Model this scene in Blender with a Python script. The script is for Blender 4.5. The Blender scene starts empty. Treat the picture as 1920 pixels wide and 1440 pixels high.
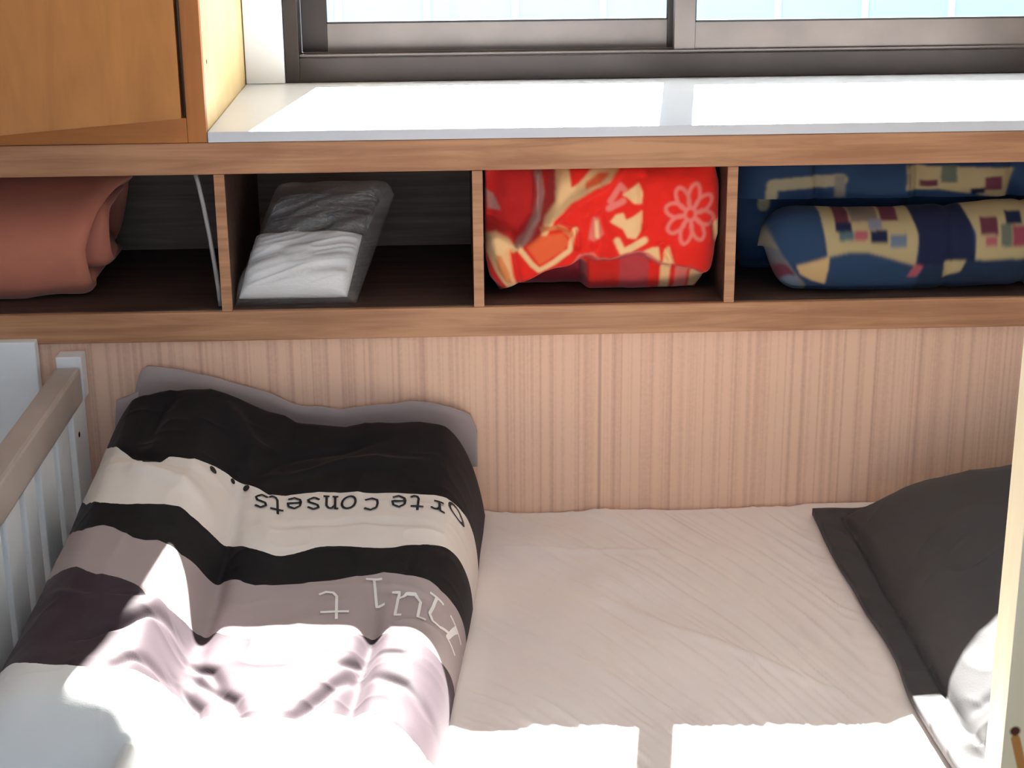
import bpy, bmesh, math
import numpy as np
from mathutils import Vector, Matrix

# folded duvet: height of its surface over the mattress, by place on the bed
ZM=-.304
def lerp_tab(x,xs,ys): return np.interp(x,xs,ys)
def seg_groove(X,Y,pts,w,depth,taper=True):
    """smooth groove/ridge following a polyline in plan"""
    best=np.full(np.shape(X),9.9); tt=np.zeros(np.shape(X)); n=len(pts)-1
    for i in range(n):
        ax,ay=pts[i]; bx,by=pts[i+1]; dx,dy=bx-ax,by-ay; L=dx*dx+dy*dy
        t=np.clip(((X-ax)*dx+(Y-ay)*dy)/L,0,1)
        d=np.hypot(X-ax-t*dx,Y-ay-t*dy)
        m=d<best; best=np.where(m,d,best); tt=np.where(m,(i+t)/n,tt)
    k=np.exp(-(best/w)**2)
    if taper: k=k*np.sin(np.pi*np.clip(tt,0.02,.98))**.6
    return depth*k
HBX=[-.262,-.22,-.165,-.135,-.097,-.025,.03,.073,.104,.124,.213,.274,.347,.395,.453]
HBZ=[.19,.25,.285,.285,.297,.293,.272,.25,.24,.225,.213,.223,.224,.215,.19]
XRY=[0,.1,.2,.33,.5,.72,.95,1.25]
XRX=[.466,.460,.452,.445,.429,.404,.382,.354]
XL=-.262
def height(X,Y):
    D=-Y
    hb=np.interp(X,HBX,HBZ)
    u=np.clip((.045-X)/.075,0,1); hf=.100+.084*u*u*(3-2*u)
    g=np.clip(1-(D-.10)/.62,0,1)**1.25
    H=hf+(hb-hf)*g
    xr=np.interp(D,XRY,XRX)
    # quilted pillows between the seams
    for cx,cy,sx,sy,a in BUMPS: H=H+a*np.exp(-((X-cx)/sx)**2-((Y-cy)/sy)**2)
    for pts,w,dp,tp in GROOVES: H=H+seg_groove(X,Y,pts,w,dp,tp)
    # rounded back, left flank, right fold, front
    back=np.clip((D-.02)/.09,0,1); H=H*np.sqrt(np.clip(1-(1-back)**2,0,1))
    wl=.12+.01*np.clip(1-D/.4,0,1)
    lf=np.clip((X-XL)/wl,0,1); H=H*(np.clip(1-(1-lf)**2,0,1))**.6
    rf=np.clip((xr-X)/.085,0,1); H=H*(np.clip(1-(1-rf)**2.4,0,1))**.5
    w=np.clip((.01-X)/.06,0,1); w=w*w*(3-2*w); fr=np.clip((1.075-D)/.07,0,1); H=H*(1-w*.62*(1-np.sqrt(np.clip(1-(1-fr)**2,0,1))))
    fr=np.clip((1.235-D)/.06,0,1); H=H*np.sqrt(np.clip(1-(1-fr)**2,0,1))
    return H
BUMPS=[(-.11,-.42,.09,.10,.012),(-.10,-.68,.09,.12,.016),(.15,-.45,.10,.09,.012),(.15,-.76,.085,.10,.008),(.35,-.78,.06,.10,.010),
 (.35,-.45,.09,.08,.010),(-.12,-.95,.1,.1,.012),(.14,-.98,.09,.08,.012)]
GROOVES=[([(.045,-.27),(.042,-.42),(.03,-.63),(.015,-.72),(.01,-.80),(.008,-1.0)],.022,-.030,True),
 ([(.29,-.56),(.282,-.715),(.27,-.814),(.263,-.906),(.255,-1.02)],.016,-.024,True),
 # gathers running into the quilting seams
 ([(.002,-.735),(-.03,-.775),(-.065,-.82),(-.11,-.86)],.010,-.019,True),
 ([(-.005,-.70),(-.04,-.72),(-.09,-.735)],.009,-.008,True),
 ([(.010,-.86),(-.03,-.91),(-.05,-.95)],.008,-.012,True),
 ([(.012,-.77),(.06,-.80),(.085,-.86)],.009,-.010,True),
 ([(.015,-.84),(.055,-.90),(.07,-.98)],.008,-.012,True),
 ([(.02,-.80),(.10,-.88),(.125,-.965)],.009,-.012,True),
 ([(.268,-.79),(.235,-.85),(.205,-.91),(.175,-.965)],.010,-.016,True),
 ([(.272,-.76),(.24,-.79)],.008,-.010,True),
 ([(.262,-.93),(.225,-.95)],.007,-.010,True),
 ([(.29,-.75),(.33,-.765),(.36,-.76)],.009,-.005,True),
 ([(.285,-.82),(.335,-.85),(.375,-.90)],.011,-.010,True),
 ([(.27,-.95),(.31,-.965)],.007,-.010,True),
 ([(.32,-.95),(.345,-1.0),(.36,-1.04)],.011,-.009,True),
 ([(.29,-.575),(.33,-.60),(.38,-.61)],.010,-.006,True),
 # soft folds over the dark end and the printed band
 ([(-.11,-.28),(-.105,-.16),(-.085,-.10)],.018,-.018,True),
 ([(.05,-.30),(.12,-.20),(.30,-.15)],.016,-.010,True),
 ([(.09,-.29),(.22,-.22),(.38,-.23)],.014,.010,True),
 ([(.0,-.12),(.07,-.22),(.05,-.30)],.018,.012,True),
 ([(-.20,-.33),(-.08,-.39),(.03,-.43)],.018,.010,True),
 ([(-.19,-.27),(-.10,-.33),(.0,-.36)],.012,-.009,True),
 ([(.12,-.42),(.24,-.40),(.40,-.42)],.010,-.006,True),
 ([(-.20,-.70),(-.10,-.78)],.016,.008,True)]

BANDS = [[-0.03, -0.03, -0.03, -0.03, -0.03, -0.03, -0.03, -0.03, -0.03, -0.03, -0.03, -0.03, -0.03, -0.03, -0.03, -0.03, -0.03, -0.03, -0.03, -0.03, -0.03, -0.03, -0.03, -0.03, -0.03, -0.03, -0.03, -0.03, -0.03, -0.03, -0.03, -0.03, -0.03, -0.03, -0.03, -0.03, -0.03, -0.03, -0.03, -0.03], [-0.03, -0.03, -0.039, -0.146, -0.213, -0.255, -0.282, -0.301, -0.326, -0.364, -0.338, -0.326, -0.328, -0.333, -0.324, -0.311, -0.303, -0.303, -0.309, -0.321, -0.335, -0.327, -0.318, -0.314, -0.312, -0.31, -0.308, -0.31, -0.312, -0.316, -0.318, -0.318, -0.318, -0.32, -0.322, -0.32, -0.317, -0.31, -0.297, -0.28], [-0.175, -0.225, -0.279, -0.354, -0.41, -0.445, -0.464, -0.472, -0.478, -0.482, -0.482, -0.48, -0.478, -0.477, -0.48, -0.473, -0.457, -0.448, -0.466, -0.484, -0.492, -0.496, -0.497, -0.494, -0.488, -0.48, -0.475, -0.474, -0.476, -0.48, -0.482, -0.48, -0.48, -0.478, -0.478, -0.473, -0.461, -0.449, -0.436, -0.419], [-0.292, -0.342, -0.394, -0.457, -0.498, -0.523, -0.53, -0.529, -0.54, -0.56, -0.576, -0.58, -0.574, -0.582, -0.584, -0.562, -0.545, -0.531, -0.549, -0.563, -0.569, -0.568, -0.566, -0.564, -0.563, -0.559, -0.555, -0.553, -0.549, -0.547, -0.543, -0.539, -0.545, -0.552, -0.555, -0.556, -0.562, -0.556, -0.544, -0.527], [-0.455, -0.505, -0.555, -0.6, -0.627, -0.642, -0.649, -0.669, -0.683, -0.688, -0.694, -0.703, -0.713, -0.729, -0.722, -0.691, -0.67, -0.677, -0.696, -0.705, -0.711, -0.717, -0.725, -0.729, -0.733, -0.735, -0.736, -0.731, -0.714, -0.698, -0.688, -0.69, -0.706, -0.715, -0.719, -0.723, -0.728, -0.712, -0.698, -0.681], [-0.773, -0.803, -0.834, -0.869, -0.897, -0.923, -0.939, -0.946, -0.952, -0.957, -0.955, -0.956, -0.958, -0.954, -0.925, -0.883, -0.877, -0.907, -0.919, -0.938, -0.943, -0.935, -0.948, -0.951, -0.946, -0.933, -0.94, -0.935, -0.923, -0.903, -0.92, -0.935, -0.946, -0.958, -0.974, -0.979, -0.944, -0.947, -0.937, -0.92]]
TEXT1 = [('s', 0.0872, -0.3576, 0.027, 0.036, 0.023), ('t', 0.1125, -0.3566, 0.027, 0.036, 0.102), ('e', 0.1409, -0.3483, 0.027, 0.036, 0.076), ('s', 0.1728, -0.3489, 0.027, 0.036, 0.06), ('n', 0.2017, -0.3422, 0.027, 0.036, 0.053), ('o', 0.2313, -0.3437, 0.027, 0.036, -0.087), ('c', 0.2693, -0.3521, 0.027, 0.036, -0.025), ('e', 0.3156, -0.3472, 0.027, 0.036, 0.036), ('t', 0.3469, -0.3474, 0.027, 0.036, -0.04), ('r', 0.3808, -0.3516, 0.027, 0.028, 0.064), ('o', 0.4117, -0.3269, 0.027, 0.028, 0.055)]
TEXT2 = [('t', 0.2239, -0.6176, 0.054, 0.056, 0.05), ('i', 0.2845, -0.5865, 0.042, 0.058, 0.1), ('u', 0.3366, -0.622, 0.062, 0.058, -0.1), ('n', 0.3883, -0.6225, 0.058, 0.06, -0.25)]
DOTS = [(0.0063, -0.3255, 0.0052), (0.0584, -0.3189, 0.0055), (0.0355, -0.31, 0.0035)]
PILLOW_FOLDS = [([(1.13, -0.93), (1.2, -0.83), (1.27, -0.8)], 0.022, 0.012), ([(1.16, -0.86), (1.26, -0.88)], 0.014, -0.01), ([(1.17, -0.95), (1.26, -0.93)], 0.016, -0.01)]
CAM_POS = (0.42240, -2.91848, 0.92530)
CAM_YPR = (0.033006, 0.321389, 0.009063)
CAM_F = 3094.54
SUN, SKY, EXPOSURE, WINDOW_TOP = 80, 2.5, 0, 1.51

# ------------------------------------------------------------------ helpers
C = bpy.context.scene.collection
R = math.radians

def tag(o, label=None, cat=None, group=None, kind=None):
    if label: o['label'] = label
    if cat: o['category'] = cat
    if group: o['group'] = group
    if kind: o['kind'] = kind
    return o

def empty(name, loc=(0, 0, 0)):
    o = bpy.data.objects.new(name, None)
    o.empty_display_size = .05
    C.objects.link(o); o.location = loc
    return o

def link_mesh(name, me, mat, parent=None, smooth=False):
    if mat is not None: me.materials.append(mat)
    if smooth:
        me.polygons.foreach_set('use_smooth', [True] * len(me.polygons))
    o = bpy.data.objects.new(name, me); C.objects.link(o)
    if parent is not None:
        o.parent = parent
        o.location = -Vector(parent.location)
    return o

def boxes(name, specs, mat, parent=None, bevel=.002):
    """one mesh made of boxes given as (x0,x1,y0,y1,z0,z1)"""
    bm = bmesh.new()
    for x0, x1, y0, y1, z0, z1 in specs:
        m = Matrix.Translation(((x0+x1)/2, (y0+y1)/2, (z0+z1)/2)) @ Matrix.Diagonal((x1-x0, y1-y0, z1-z0, 1))
        bmesh.ops.create_cube(bm, size=1, matrix=m)
    if bevel:
        bmesh.ops.bevel(bm, geom=list(bm.edges), offset=bevel, segments=2, profile=.6, affect='EDGES')
    me = bpy.data.meshes.new(name); bm.to_mesh(me); bm.free()
    return link_mesh(name, me, mat, parent)

def box(name, x0, x1, y0, y1, z0, z1, mat, parent=None, bevel=.002):
    return boxes(name, [(x0, x1, y0, y1, z0, z1)], mat, parent, bevel)

def grid_solid(name, top, bot, mat, parent=None, attrs=None, smooth=True):
    """closed solid between two vertex grids of the same shape (n,m,3)"""
    n, m = top.shape[:2]
    verts = np.concatenate([top.reshape(-1, 3), bot.reshape(-1, 3)])
    i = np.arange(n*m).reshape(n, m)
    a, b, c, d = i[:-1, :-1], i[:-1, 1:], i[1:, 1:], i[1:, :-1]
    ft = np.stack([a, b, c, d], -1).reshape(-1, 4)
    fb = np.stack([d, c, b, a], -1).reshape(-1, 4) + n*m
    side = []
    def strip(line):
        p, q = line[:-1], line[1:]
        side.append(np.stack([q, p, p+n*m, q+n*m], -1))
    strip(i[0, :]); strip(i[:, -1]); strip(i[-1, ::-1]); strip(i[::-1, 0])
    faces = np.concatenate([ft, fb] + side)
    me = bpy.data.meshes.new(name)
    me.from_pydata(verts.tolist(), [], faces.tolist())
    if attrs:
        for k, (typ, val) in attrs.items():
            at = me.attributes.new(k, typ, 'POINT')
            v2 = np.concatenate([val.reshape(n*m, -1)]*2).astype(np.float32)
            at.data.foreach_set('color' if 'COLOR' in typ else 'value', v2.ravel())
    me.update()
    bm = bmesh.new(); bm.from_mesh(me); bmesh.ops.recalc_face_normals(bm, faces=bm.faces); bm.to_mesh(me); bm.free()
    return link_mesh(name, me, mat, parent, smooth)

def tube(name, pts, r, mat, parent=None, seg=10, closed_profile=None):
    bm = bmesh.new(); rings = []
    P = [Vector(p) for p in pts]
    for k, p in enumerate(P):
        t = (P[min(k+1, len(P)-1)] - P[max(k-1, 0)]).normalized()
        a = t.orthogonal().normalized() if k == 0 else (a - t*a.dot(t)).normalized()
        b = t.cross(a)
        rings.append([bm.verts.new(p + (a*math.cos(2*math.pi*q/seg) + b*math.sin(2*math.pi*q/seg))*r) for q in range(seg)])
    for r0, r1 in zip(rings, rings[1:]):
        for q in range(seg):
            bm.faces.new((r0[q], r0[(q+1) % seg], r1[(q+1) % seg], r1[q]))
    bm.faces.new(rings[0][::-1]); bm.faces.new(rings[-1])
    bmesh.ops.recalc_face_normals(bm, faces=bm.faces)
    me = bpy.data.meshes.new(name); bm.to_mesh(me); bm.free()
    return link_mesh(name, me, mat, parent, True)

_lat = np.random.RandomState(7).rand(16, 128, 128)
def vnoise(x, y, seed=0):
    """smooth value noise in -1..1"""
    L = _lat[seed % 16]
    xi, yi = np.floor(x).astype(int), np.floor(y).astype(int)
    fx, fy = x-xi, y-yi
    fx = fx*fx*fx*(fx*(fx*6-15)+10); fy = fy*fy*fy*(fy*(fy*6-15)+10)
    g = lambda a, b: L[a % 128, b % 128]
    v = (g(xi, yi)*(1-fx)+g(xi+1, yi)*fx)*(1-fy) + (g(xi, yi+1)*(1-fx)+g(xi+1, yi+1)*fx)*fy
    return v*2-1

def blur(a, k):
    """box blur of a 2-D array, k cells each way, three passes"""
    for _ in range(3):
        for ax in (0, 1):
            p = np.pad(a, [(k, k) if q == ax else (0, 0) for q in (0, 1)], mode='edge')
            c = np.cumsum(p, axis=ax); c = np.insert(c, 0, 0, axis=ax)
            n = a.shape[ax]
            a = (np.take(c, np.arange(2*k+1, 2*k+1+n), axis=ax) - np.take(c, np.arange(0, n), axis=ax))/(2*k+1)
    return a

def in_poly(px, py, poly):
    ins = np.zeros(px.shape, bool); j = len(poly)-1
    for i in range(len(poly)):
        xi, yi = poly[i]; xj, yj = poly[j]
        if yi != yj:
            c = ((yi > py) != (yj > py)) & (px < (xj-xi)*(py-yi)/(yj-yi)+xi)
            ins ^= c
        j = i
    return ins

def line_dist(px, py, pts):
    best = np.full(px.shape, 1e9)
    for (ax, ay), (bx, by) in zip(pts, pts[1:]):
        dx, dy = bx-ax, by-ay; L = dx*dx+dy*dy+1e-9
        t = np.clip(((px-ax)*dx+(py-ay)*dy)/L, 0, 1)
        best = np.minimum(best, np.hypot(px-ax-t*dx, py-ay-t*dy))
    return best

def print_cloth(px, py, base, shapes):
    """printed or patched cloth: colour per vertex from pattern shapes in pattern units"""
    col = np.empty(px.shape+(4,)); col[...] = tuple(base)+(1,)
    for s in shapes:
        if s[0] == 'poly': m = in_poly(px, py, s[1])
        elif s[0] == 'line': m = line_dist(px, py, s[1]) < s[2]
        elif s[0] == 'ell':
            cx, cy, a, b = s[1]; m = ((px-cx)/a)**2+((py-cy)/b)**2 < 1
        elif s[0] == 'rect':
            x0, y0, x1, y1 = s[1]; m = (px > x0) & (px < x1) & (py > y0) & (py < y1)
        col[m] = tuple(s[-1])+(1,)
    return col

# ------------------------------------------------------------------ materials
def newmat(name):
    m = bpy.data.materials.new(name); m.use_nodes = True
    nt = m.node_tree
    return m, nt, nt.nodes['Principled BSDF']

def nd(nt, typ, **kw):
    n = nt.nodes.new(typ)
    for k, v in kw.items():
        if k.startswith('i_'): n.inputs[k[2:].replace('_', ' ')].default_value = v
        else: setattr(n, k, v)
    return n

def bump(nt, b, scale, strength, dist=.001, detail=3, vec=None):
    n = nd(nt, 'ShaderNodeTexNoise'); n.inputs['Scale'].default_value = scale; n.inputs['Detail'].default_value = detail
    if vec: nt.links.new(vec, n.inputs['Vector'])
    bp = nd(nt, 'ShaderNodeBump'); bp.inputs['Strength'].default_value = strength; bp.inputs['Distance'].default_value = dist
    nt.links.new(n.outputs['Fac'], bp.inputs['Height']); nt.links.new(bp.outputs['Normal'], b.inputs['Normal'])

def plain(name, col, rough=.6, spec=.4, metal=0, var=.06, vscale=8, bmp=0, bscale=200, sheen=0):
    m, nt, b = newmat(name)
    co = nd(nt, 'ShaderNodeTexCoord')
    n = nd(nt, 'ShaderNodeTexNoise'); n.inputs['Scale'].default_value = vscale; n.inputs['Detail'].default_value = 4
    nt.links.new(co.outputs['Object'], n.inputs['Vector'])
    r = nd(nt, 'ShaderNodeValToRGB')
    r.color_ramp.elements[0].position = .3; r.color_ramp.elements[1].position = .7
    r.color_ramp.elements[0].color = tuple(c*(1-var) for c in col)+(1,)
    r.color_ramp.elements[1].color = tuple(min(1, c*(1+var)) for c in col)+(1,)
    nt.links.new(n.outputs['Fac'], r.inputs['Fac']); nt.links.new(r.outputs['Color'], b.inputs['Base Color'])
    b.inputs['Roughness'].default_value = rough; b.inputs['Metallic'].default_value = metal
    b.inputs['Specular IOR Level'].default_value = spec
    b.inputs['Sheen Weight'].default_value = sheen
    if bmp: bump(nt, b, bscale, bmp, vec=co.outputs['Object'])
    return m

def wood(name, dark, light, scale=(3, 40, 40), rough=.45, spec=.35, streak=.5, knots=None):
    m, nt, b = newmat(name)
    co = nd(nt, 'ShaderNodeTexCoord'); mp = nd(nt, 'ShaderNodeMapping'); mp.inputs['Scale'].default_value = scale
    nt.links.new(co.outputs['Object'], mp.inputs['Vector'])
    n = nd(nt, 'ShaderNodeTexNoise'); n.inputs['Scale'].default_value = 1; n.inputs['Detail'].default_value = 6
    n.inputs['Roughness'].default_value = .62; n.inputs['Distortion'].default_value = .5
    nt.links.new(mp.outputs[0], n.inputs['Vector'])
    n2 = nd(nt, 'ShaderNodeTexNoise'); n2.inputs['Scale'].default_value = 4.5; n2.inputs['Detail'].default_value = 3
    nt.links.new(co.outputs['Object'], n2.inputs['Vector'])
    ad = nd(nt, 'ShaderNodeMath', operation='MULTIPLY_ADD'); ad.inputs[1].default_value = .45
    nt.links.new(n2.outputs['Fac'], ad.inputs[0]); nt.links.new(n.outputs['Fac'], ad.inputs[2])
    r = nd(nt, 'ShaderNodeValToRGB')
    r.color_ramp.elements[0].position = .72-streak*.3; r.color_ramp.elements[1].position = .72+streak*.3
    r.color_ramp.elements[0].color = dark+(1,); r.color_ramp.elements[1].color = light+(1,)
    nt.links.new(ad.outputs[0], r.inputs['Fac'])
    out = r.outputs['Color']
    for (kx, ky, kz, kr, kc) in (knots or []):
        vd = nd(nt, 'ShaderNodeVectorMath', operation='DISTANCE'); vd.inputs[1].default_value = (kx, ky, kz)
        nt.links.new(co.outputs['Object'], vd.inputs[0])
        mr = nd(nt, 'ShaderNodeMapRange'); mr.inputs['From Min'].default_value = kr*.55; mr.inputs['From Max'].default_value = kr
        nt.links.new(vd.outputs['Value'], mr.inputs['Value'])
        mx = nd(nt, 'ShaderNodeMix', data_type='RGBA'); mx.inputs[6].default_value = kc+(1,)
        nt.links.new(mr.outputs[0], mx.inputs[0]); nt.links.new(out, mx.inputs[7]); out = mx.outputs[2]
    nt.links.new(out, b.inputs['Base Color'])
    b.inputs['Roughness'].default_value = rough; b.inputs['Specular IOR Level'].default_value = spec
    bp = nd(nt, 'ShaderNodeBump'); bp.inputs['Strength'].default_value = .12; bp.inputs['Distance'].default_value = .001
    nt.links.new(n.outputs['Fac'], bp.inputs['Height']); nt.links.new(bp.outputs['Normal'], b.inputs['Normal'])
    return m

def cloth_attr(name, rough=.85, bmp=.25, bscale=260, spec=.25, sheen=.1, value=1.0):
    m, nt, b = newmat(name)
    at = nd(nt, 'ShaderNodeAttribute', attribute_name='pattern')
    hs = nd(nt, 'ShaderNodeHueSaturation'); hs.inputs['Value'].default_value = value
    nt.links.new(at.outputs['Color'], hs.inputs['Color']); nt.links.new(hs.outputs[0], b.inputs['Base Color'])
    b.inputs['Roughness'].default_value = rough; b.inputs['Specular IOR Level'].default_value = spec
    b.inputs['Sheen Weight'].default_value = sheen
    bump(nt, b, bscale, bmp)
    return m

KNOTS = [(1.0325+.0125*k/16, -1.320, -.034-.045*k/16, .0062, (.52, .23, .06)) for k in range(17)] + [(1.0315, -1.320, -.0255, .0075, (.10, .03, .015))]
M = {}
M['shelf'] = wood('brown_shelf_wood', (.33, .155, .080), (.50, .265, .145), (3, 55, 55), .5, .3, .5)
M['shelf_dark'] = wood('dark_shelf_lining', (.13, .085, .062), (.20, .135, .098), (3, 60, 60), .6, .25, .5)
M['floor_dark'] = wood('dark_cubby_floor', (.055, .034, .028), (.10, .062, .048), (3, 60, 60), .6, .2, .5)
M['ply'] = wood('orange_plywood', (.31, .122, .028), (.42, .178, .045), (20, 20, 3), .42, .4, .7)
M['ply_red'] = wood('orange_hardwood', (.33, .115, .022), (.46, .17, .036), (3, 40, 40), .42, .4, .7)
M['ply_v'] = wood('orange_hardwood_upright', (.33, .115, .022), (.46, .17, .036), (40, 40, 3), .42, .4, .7)
M['pine_side'] = wood('pale_varnished_panel', (.66, .45, .17), (.80, .60, .29), (14, 14, 2), .4, .4, .9)
M['pine'] = wood('pale_pine', (.86, .73, .48), (.94, .85, .66), (40, 40, 2.5), .5, .3, .9,
                 knots=KNOTS)
M['white_paint'] = plain('white_gloss_paint', (.73, .75, .79), .35, .5, var=.02)
M['sill_paint'] = plain('white_sill_paint', (.60, .62, .67), .35, .5, var=.02)
M['crib_paint'] = plain('grey_white_crib_paint', (.82, .86, .90), .4, .45, var=.04, vscale=14)
M['rail_paint'] = plain('worn_beige_rail_paint', (.40, .345, .31), .38, .5, var=.12, vscale=9)
M['bronze'] = plain('bronze_aluminium', (.036, .027, .024), .5, .5, .55, var=.12, vscale=10)
M['bronze_light'] = plain('brushed_bronze_aluminium', (.150, .121, .106), .36, .5, .5, var=.1, vscale=10)
M['rubber'] = plain('black_gasket', (.02, .02, .022), .6, .3)
M['dark_hole'] = plain('dark_screw_hole', (.02, .015, .012), .7, .2)
M['wall_white'] = plain('off_white_wall', (.70, .66, .60), .8, .2, var=.03)
M['ceiling'] = plain('white_ceiling', (.74, .72, .69), .85, .2, var=.03)
M['floor'] = wood('floor_boards', (.22, .12, .06), (.38, .22, .12), (40, 3, 40), .5, .3)
M['render'] = plain('pale_blue_wall_cladding', (.42, .53, .66), .7, .2, var=.03, vscale=2)
M['seam'] = plain('white_cladding_seam', (.56, .63, .70), .6, .3, var=.02)
M['ground'] = plain('grey_ground', (.16, .16, .16), .9, .1, var=.1, vscale=1)
M['cable'] = plain('grey_cable_sheath', (.34, .32, .31), .4, .5)
M['base'] = wood('bed_base_wood', (.30, .19, .10), (.46, .30, .17), (3, 40, 40), .6, .3)

# wallpaper with fine upright threads and one upright joint
def wallpaper():
    m, nt, b = newmat('pink_beige_grasscloth')
    co = nd(nt, 'ShaderNodeTexCoord')
    def noise(sc, det, vec_scale):
        mp = nd(nt, 'ShaderNodeMapping'); mp.inputs['Scale'].default_value = vec_scale
        nt.links.new(co.outputs['Object'], mp.inputs['Vector'])
        n = nd(nt, 'ShaderNodeTexNoise'); n.inputs['Scale'].default_value = sc; n.inputs['Detail'].default_value = det
        nt.links.new(mp.outputs[0], n.inputs['Vector']); return n
    a = noise(1, 2, (95, 1, .25)); c = noise(1, 3, (30, 1, .25)); e = noise(150, 2, (1, 1, 1))
    s1 = nd(nt, 'ShaderNodeMath', operation='MULTIPLY_ADD'); s1.inputs[1].default_value = .75
    nt.links.new(c.outputs['Fac'], s1.inputs[0]); nt.links.new(a.outputs['Fac'], s1.inputs[2])
    s2 = nd(nt, 'ShaderNodeMath', operation='MULTIPLY_ADD'); s2.inputs[1].default_value = .16
    nt.links.new(e.outputs['Fac'], s2.inputs[0]); nt.links.new(s1.outputs[0], s2.inputs[2])
    r = nd(nt, 'ShaderNodeValToRGB')
    r.color_ramp.elements[0].position = .66; r.color_ramp.elements[1].position = 1.24
    r.color_ramp.elements[0].color = (.55, .31, .235, 1); r.color_ramp.elements[1].color = (.80, .53, .385, 1)
    nt.links.new(s2.outputs[0], r.inputs['Fac'])
    sp = nd(nt, 'ShaderNodeSeparateXYZ'); nt.links.new(co.outputs['Object'], sp.inputs[0])
    d = nd(nt, 'ShaderNodeMath', operation='SUBTRACT'); d.inputs[1].default_value = .684
    nt.links.new(sp.outputs['X'], d.inputs[0])
    ab = nd(nt, 'ShaderNodeMath', operation='ABSOLUTE'); nt.links.new(d.outputs[0], ab.inputs[0])
    mr = nd(nt, 'ShaderNodeMapRange'); mr.inputs['From Min'].default_value = .001; mr.inputs['From Max'].default_value = .0045
    nt.links.new(ab.outputs[0], mr.inputs['Value'])
    mx = nd(nt, 'ShaderNodeMix', data_type='RGBA'); mx.inputs[6].default_value = (.56, .34, .26, 1)
    nt.links.new(mr.outputs[0], mx.inputs[0]); nt.links.new(r.outputs['Color'], mx.inputs[7])
    nt.links.new(mx.outputs[2], b.inputs['Base Color'])
    b.inputs['Roughness'].default_value = .75; b.inputs['Specular IOR Level'].default_value = .25
    bp = nd(nt, 'ShaderNodeBump'); bp.inputs['Strength'].default_value = .25; bp.inputs['Distance'].default_value = .0008
    nt.links.new(s2.outputs[0], bp.inputs['Height']); nt.links.new(bp.outputs['Normal'], b.inputs['Normal'])
    return m
M['wallpaper'] = wallpaper()

def fabric(name, col, rough=.85, bmp=.2, bscale=300, sheen=.1, spec=.3, var=.04, vscale=5, srough=.4):
    m = plain(name, col, rough, spec, var=var, vscale=vscale, bmp=bmp, bscale=bscale, sheen=sheen)
    m.node_tree.nodes['Principled BSDF'].inputs['Sheen Roughness'].default_value = srough
    return m
M['sheet'] = fabric('white_cotton_sheet', (.80, .715, .685), .85, .12, 350, .05, var=.02)
M['pillow'] = fabric('charcoal_cotton', (.048, .044, .046), .8, .15, 350, .04, .3, var=.08)
M['pink'] = fabric('salmon_pink_fleece', (.50, .185, .125), .9, .3, 260, .15, .2, var=.08)
M['mauve'] = fabric('grey_mauve_cotton', (.34, .275, .275), .85, .15, 350, .05)
M['ink_black'] = fabric('black_print', (.012, .011, .012), .8, .1)
M['ink_white'] = fabric('white_print', (.72, .69, .67), .8, .1)
M['bag_sheet'] = fabric('white_packed_linen', (.86, .87, .88), .7, .3, 60, .05, var=.03)
M['bag_dark'] = fabric('dark_slab_grey', (.060, .060, .064), .8, .3, 60, .05, var=.1)  # tone of the slab added to darken the upper bag
M['red_cloth'] = cloth_attr('red_floral_fleece', .9, .35, 300, .2, .15)
M['quilt_cloth'] = cloth_attr('blue_patchwork_cotton', .85, .3, 240, .2, .04, .78)

def stripes_mat():
    m, nt, b = newmat('striped_duvet_cotton')
    at = nd(nt, 'ShaderNodeAttribute', attribute_name='band')
    dv = nd(nt, 'ShaderNodeMath', operation='DIVIDE'); dv.inputs[1].default_value = 6.0
    nt.links.new(at.outputs['Fac'], dv.inputs[0])
    r = nd(nt, 'ShaderNodeValToRGB'); r.color_ramp.interpolation = 'CONSTANT'
    cols = [(.34, .275, .275), (.0065, .0055, .0065), (.70, .64, .60), (.0065, .0055, .0065), (.36, .295, .295), (.042, .027, .034), (.72, .72, .71)]
    el = r.color_ramp.elements
    el[0].position = 0; el[0].color = cols[0]+(1,)
    el[1].position = .5/6; el[1].color = cols[1]+(1,)
    for k in range(1, 6):
        e = el.new((k+.5)/6); e.color = cols[k+1]+(1,)
    nt.links.new(dv.outputs[0], r.inputs['Fac'])
    nt.links.new(r.outputs['Color'], b.inputs['Base Color'])
    b.inputs['Roughness'].default_value = .75; b.inputs['Specular IOR Level'].default_value = .2
    b.inputs['Sheen Weight'].default_value = SHEEN; b.inputs['Sheen Roughness'].default_value = .35
    b.inputs['Sheen Tint'].default_value = (1, .90, .95, 1)
    bump(nt, b, 320, .15)
    return m
SHEEN = .05
M['duvet'] = stripes_mat()

def glass():
    m, nt, b = newmat('clear_window_glass'); nt.nodes.remove(b)
    t = nd(nt, 'ShaderNodeBsdfTransparent'); t.inputs[0].default_value = (.95, .97, .97, 1)
    g = nd(nt, 'ShaderNodeBsdfGlossy'); g.inputs['Roughness'].default_value = .02
    f = nd(nt, 'ShaderNodeFresnel'); f.inputs[0].default_value = 1.3
    mx = nd(nt, 'ShaderNodeMixShader')
    nt.links.new(f.outputs[0], mx.inputs[0]); nt.links.new(t.outputs[0], mx.inputs[1]); nt.links.new(g.outputs[0], mx.inputs[2])
    nt.links.new(mx.outputs[0], nt.nodes['Material Output'].inputs[0])
    return m
M['glass'] = glass()

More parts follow.
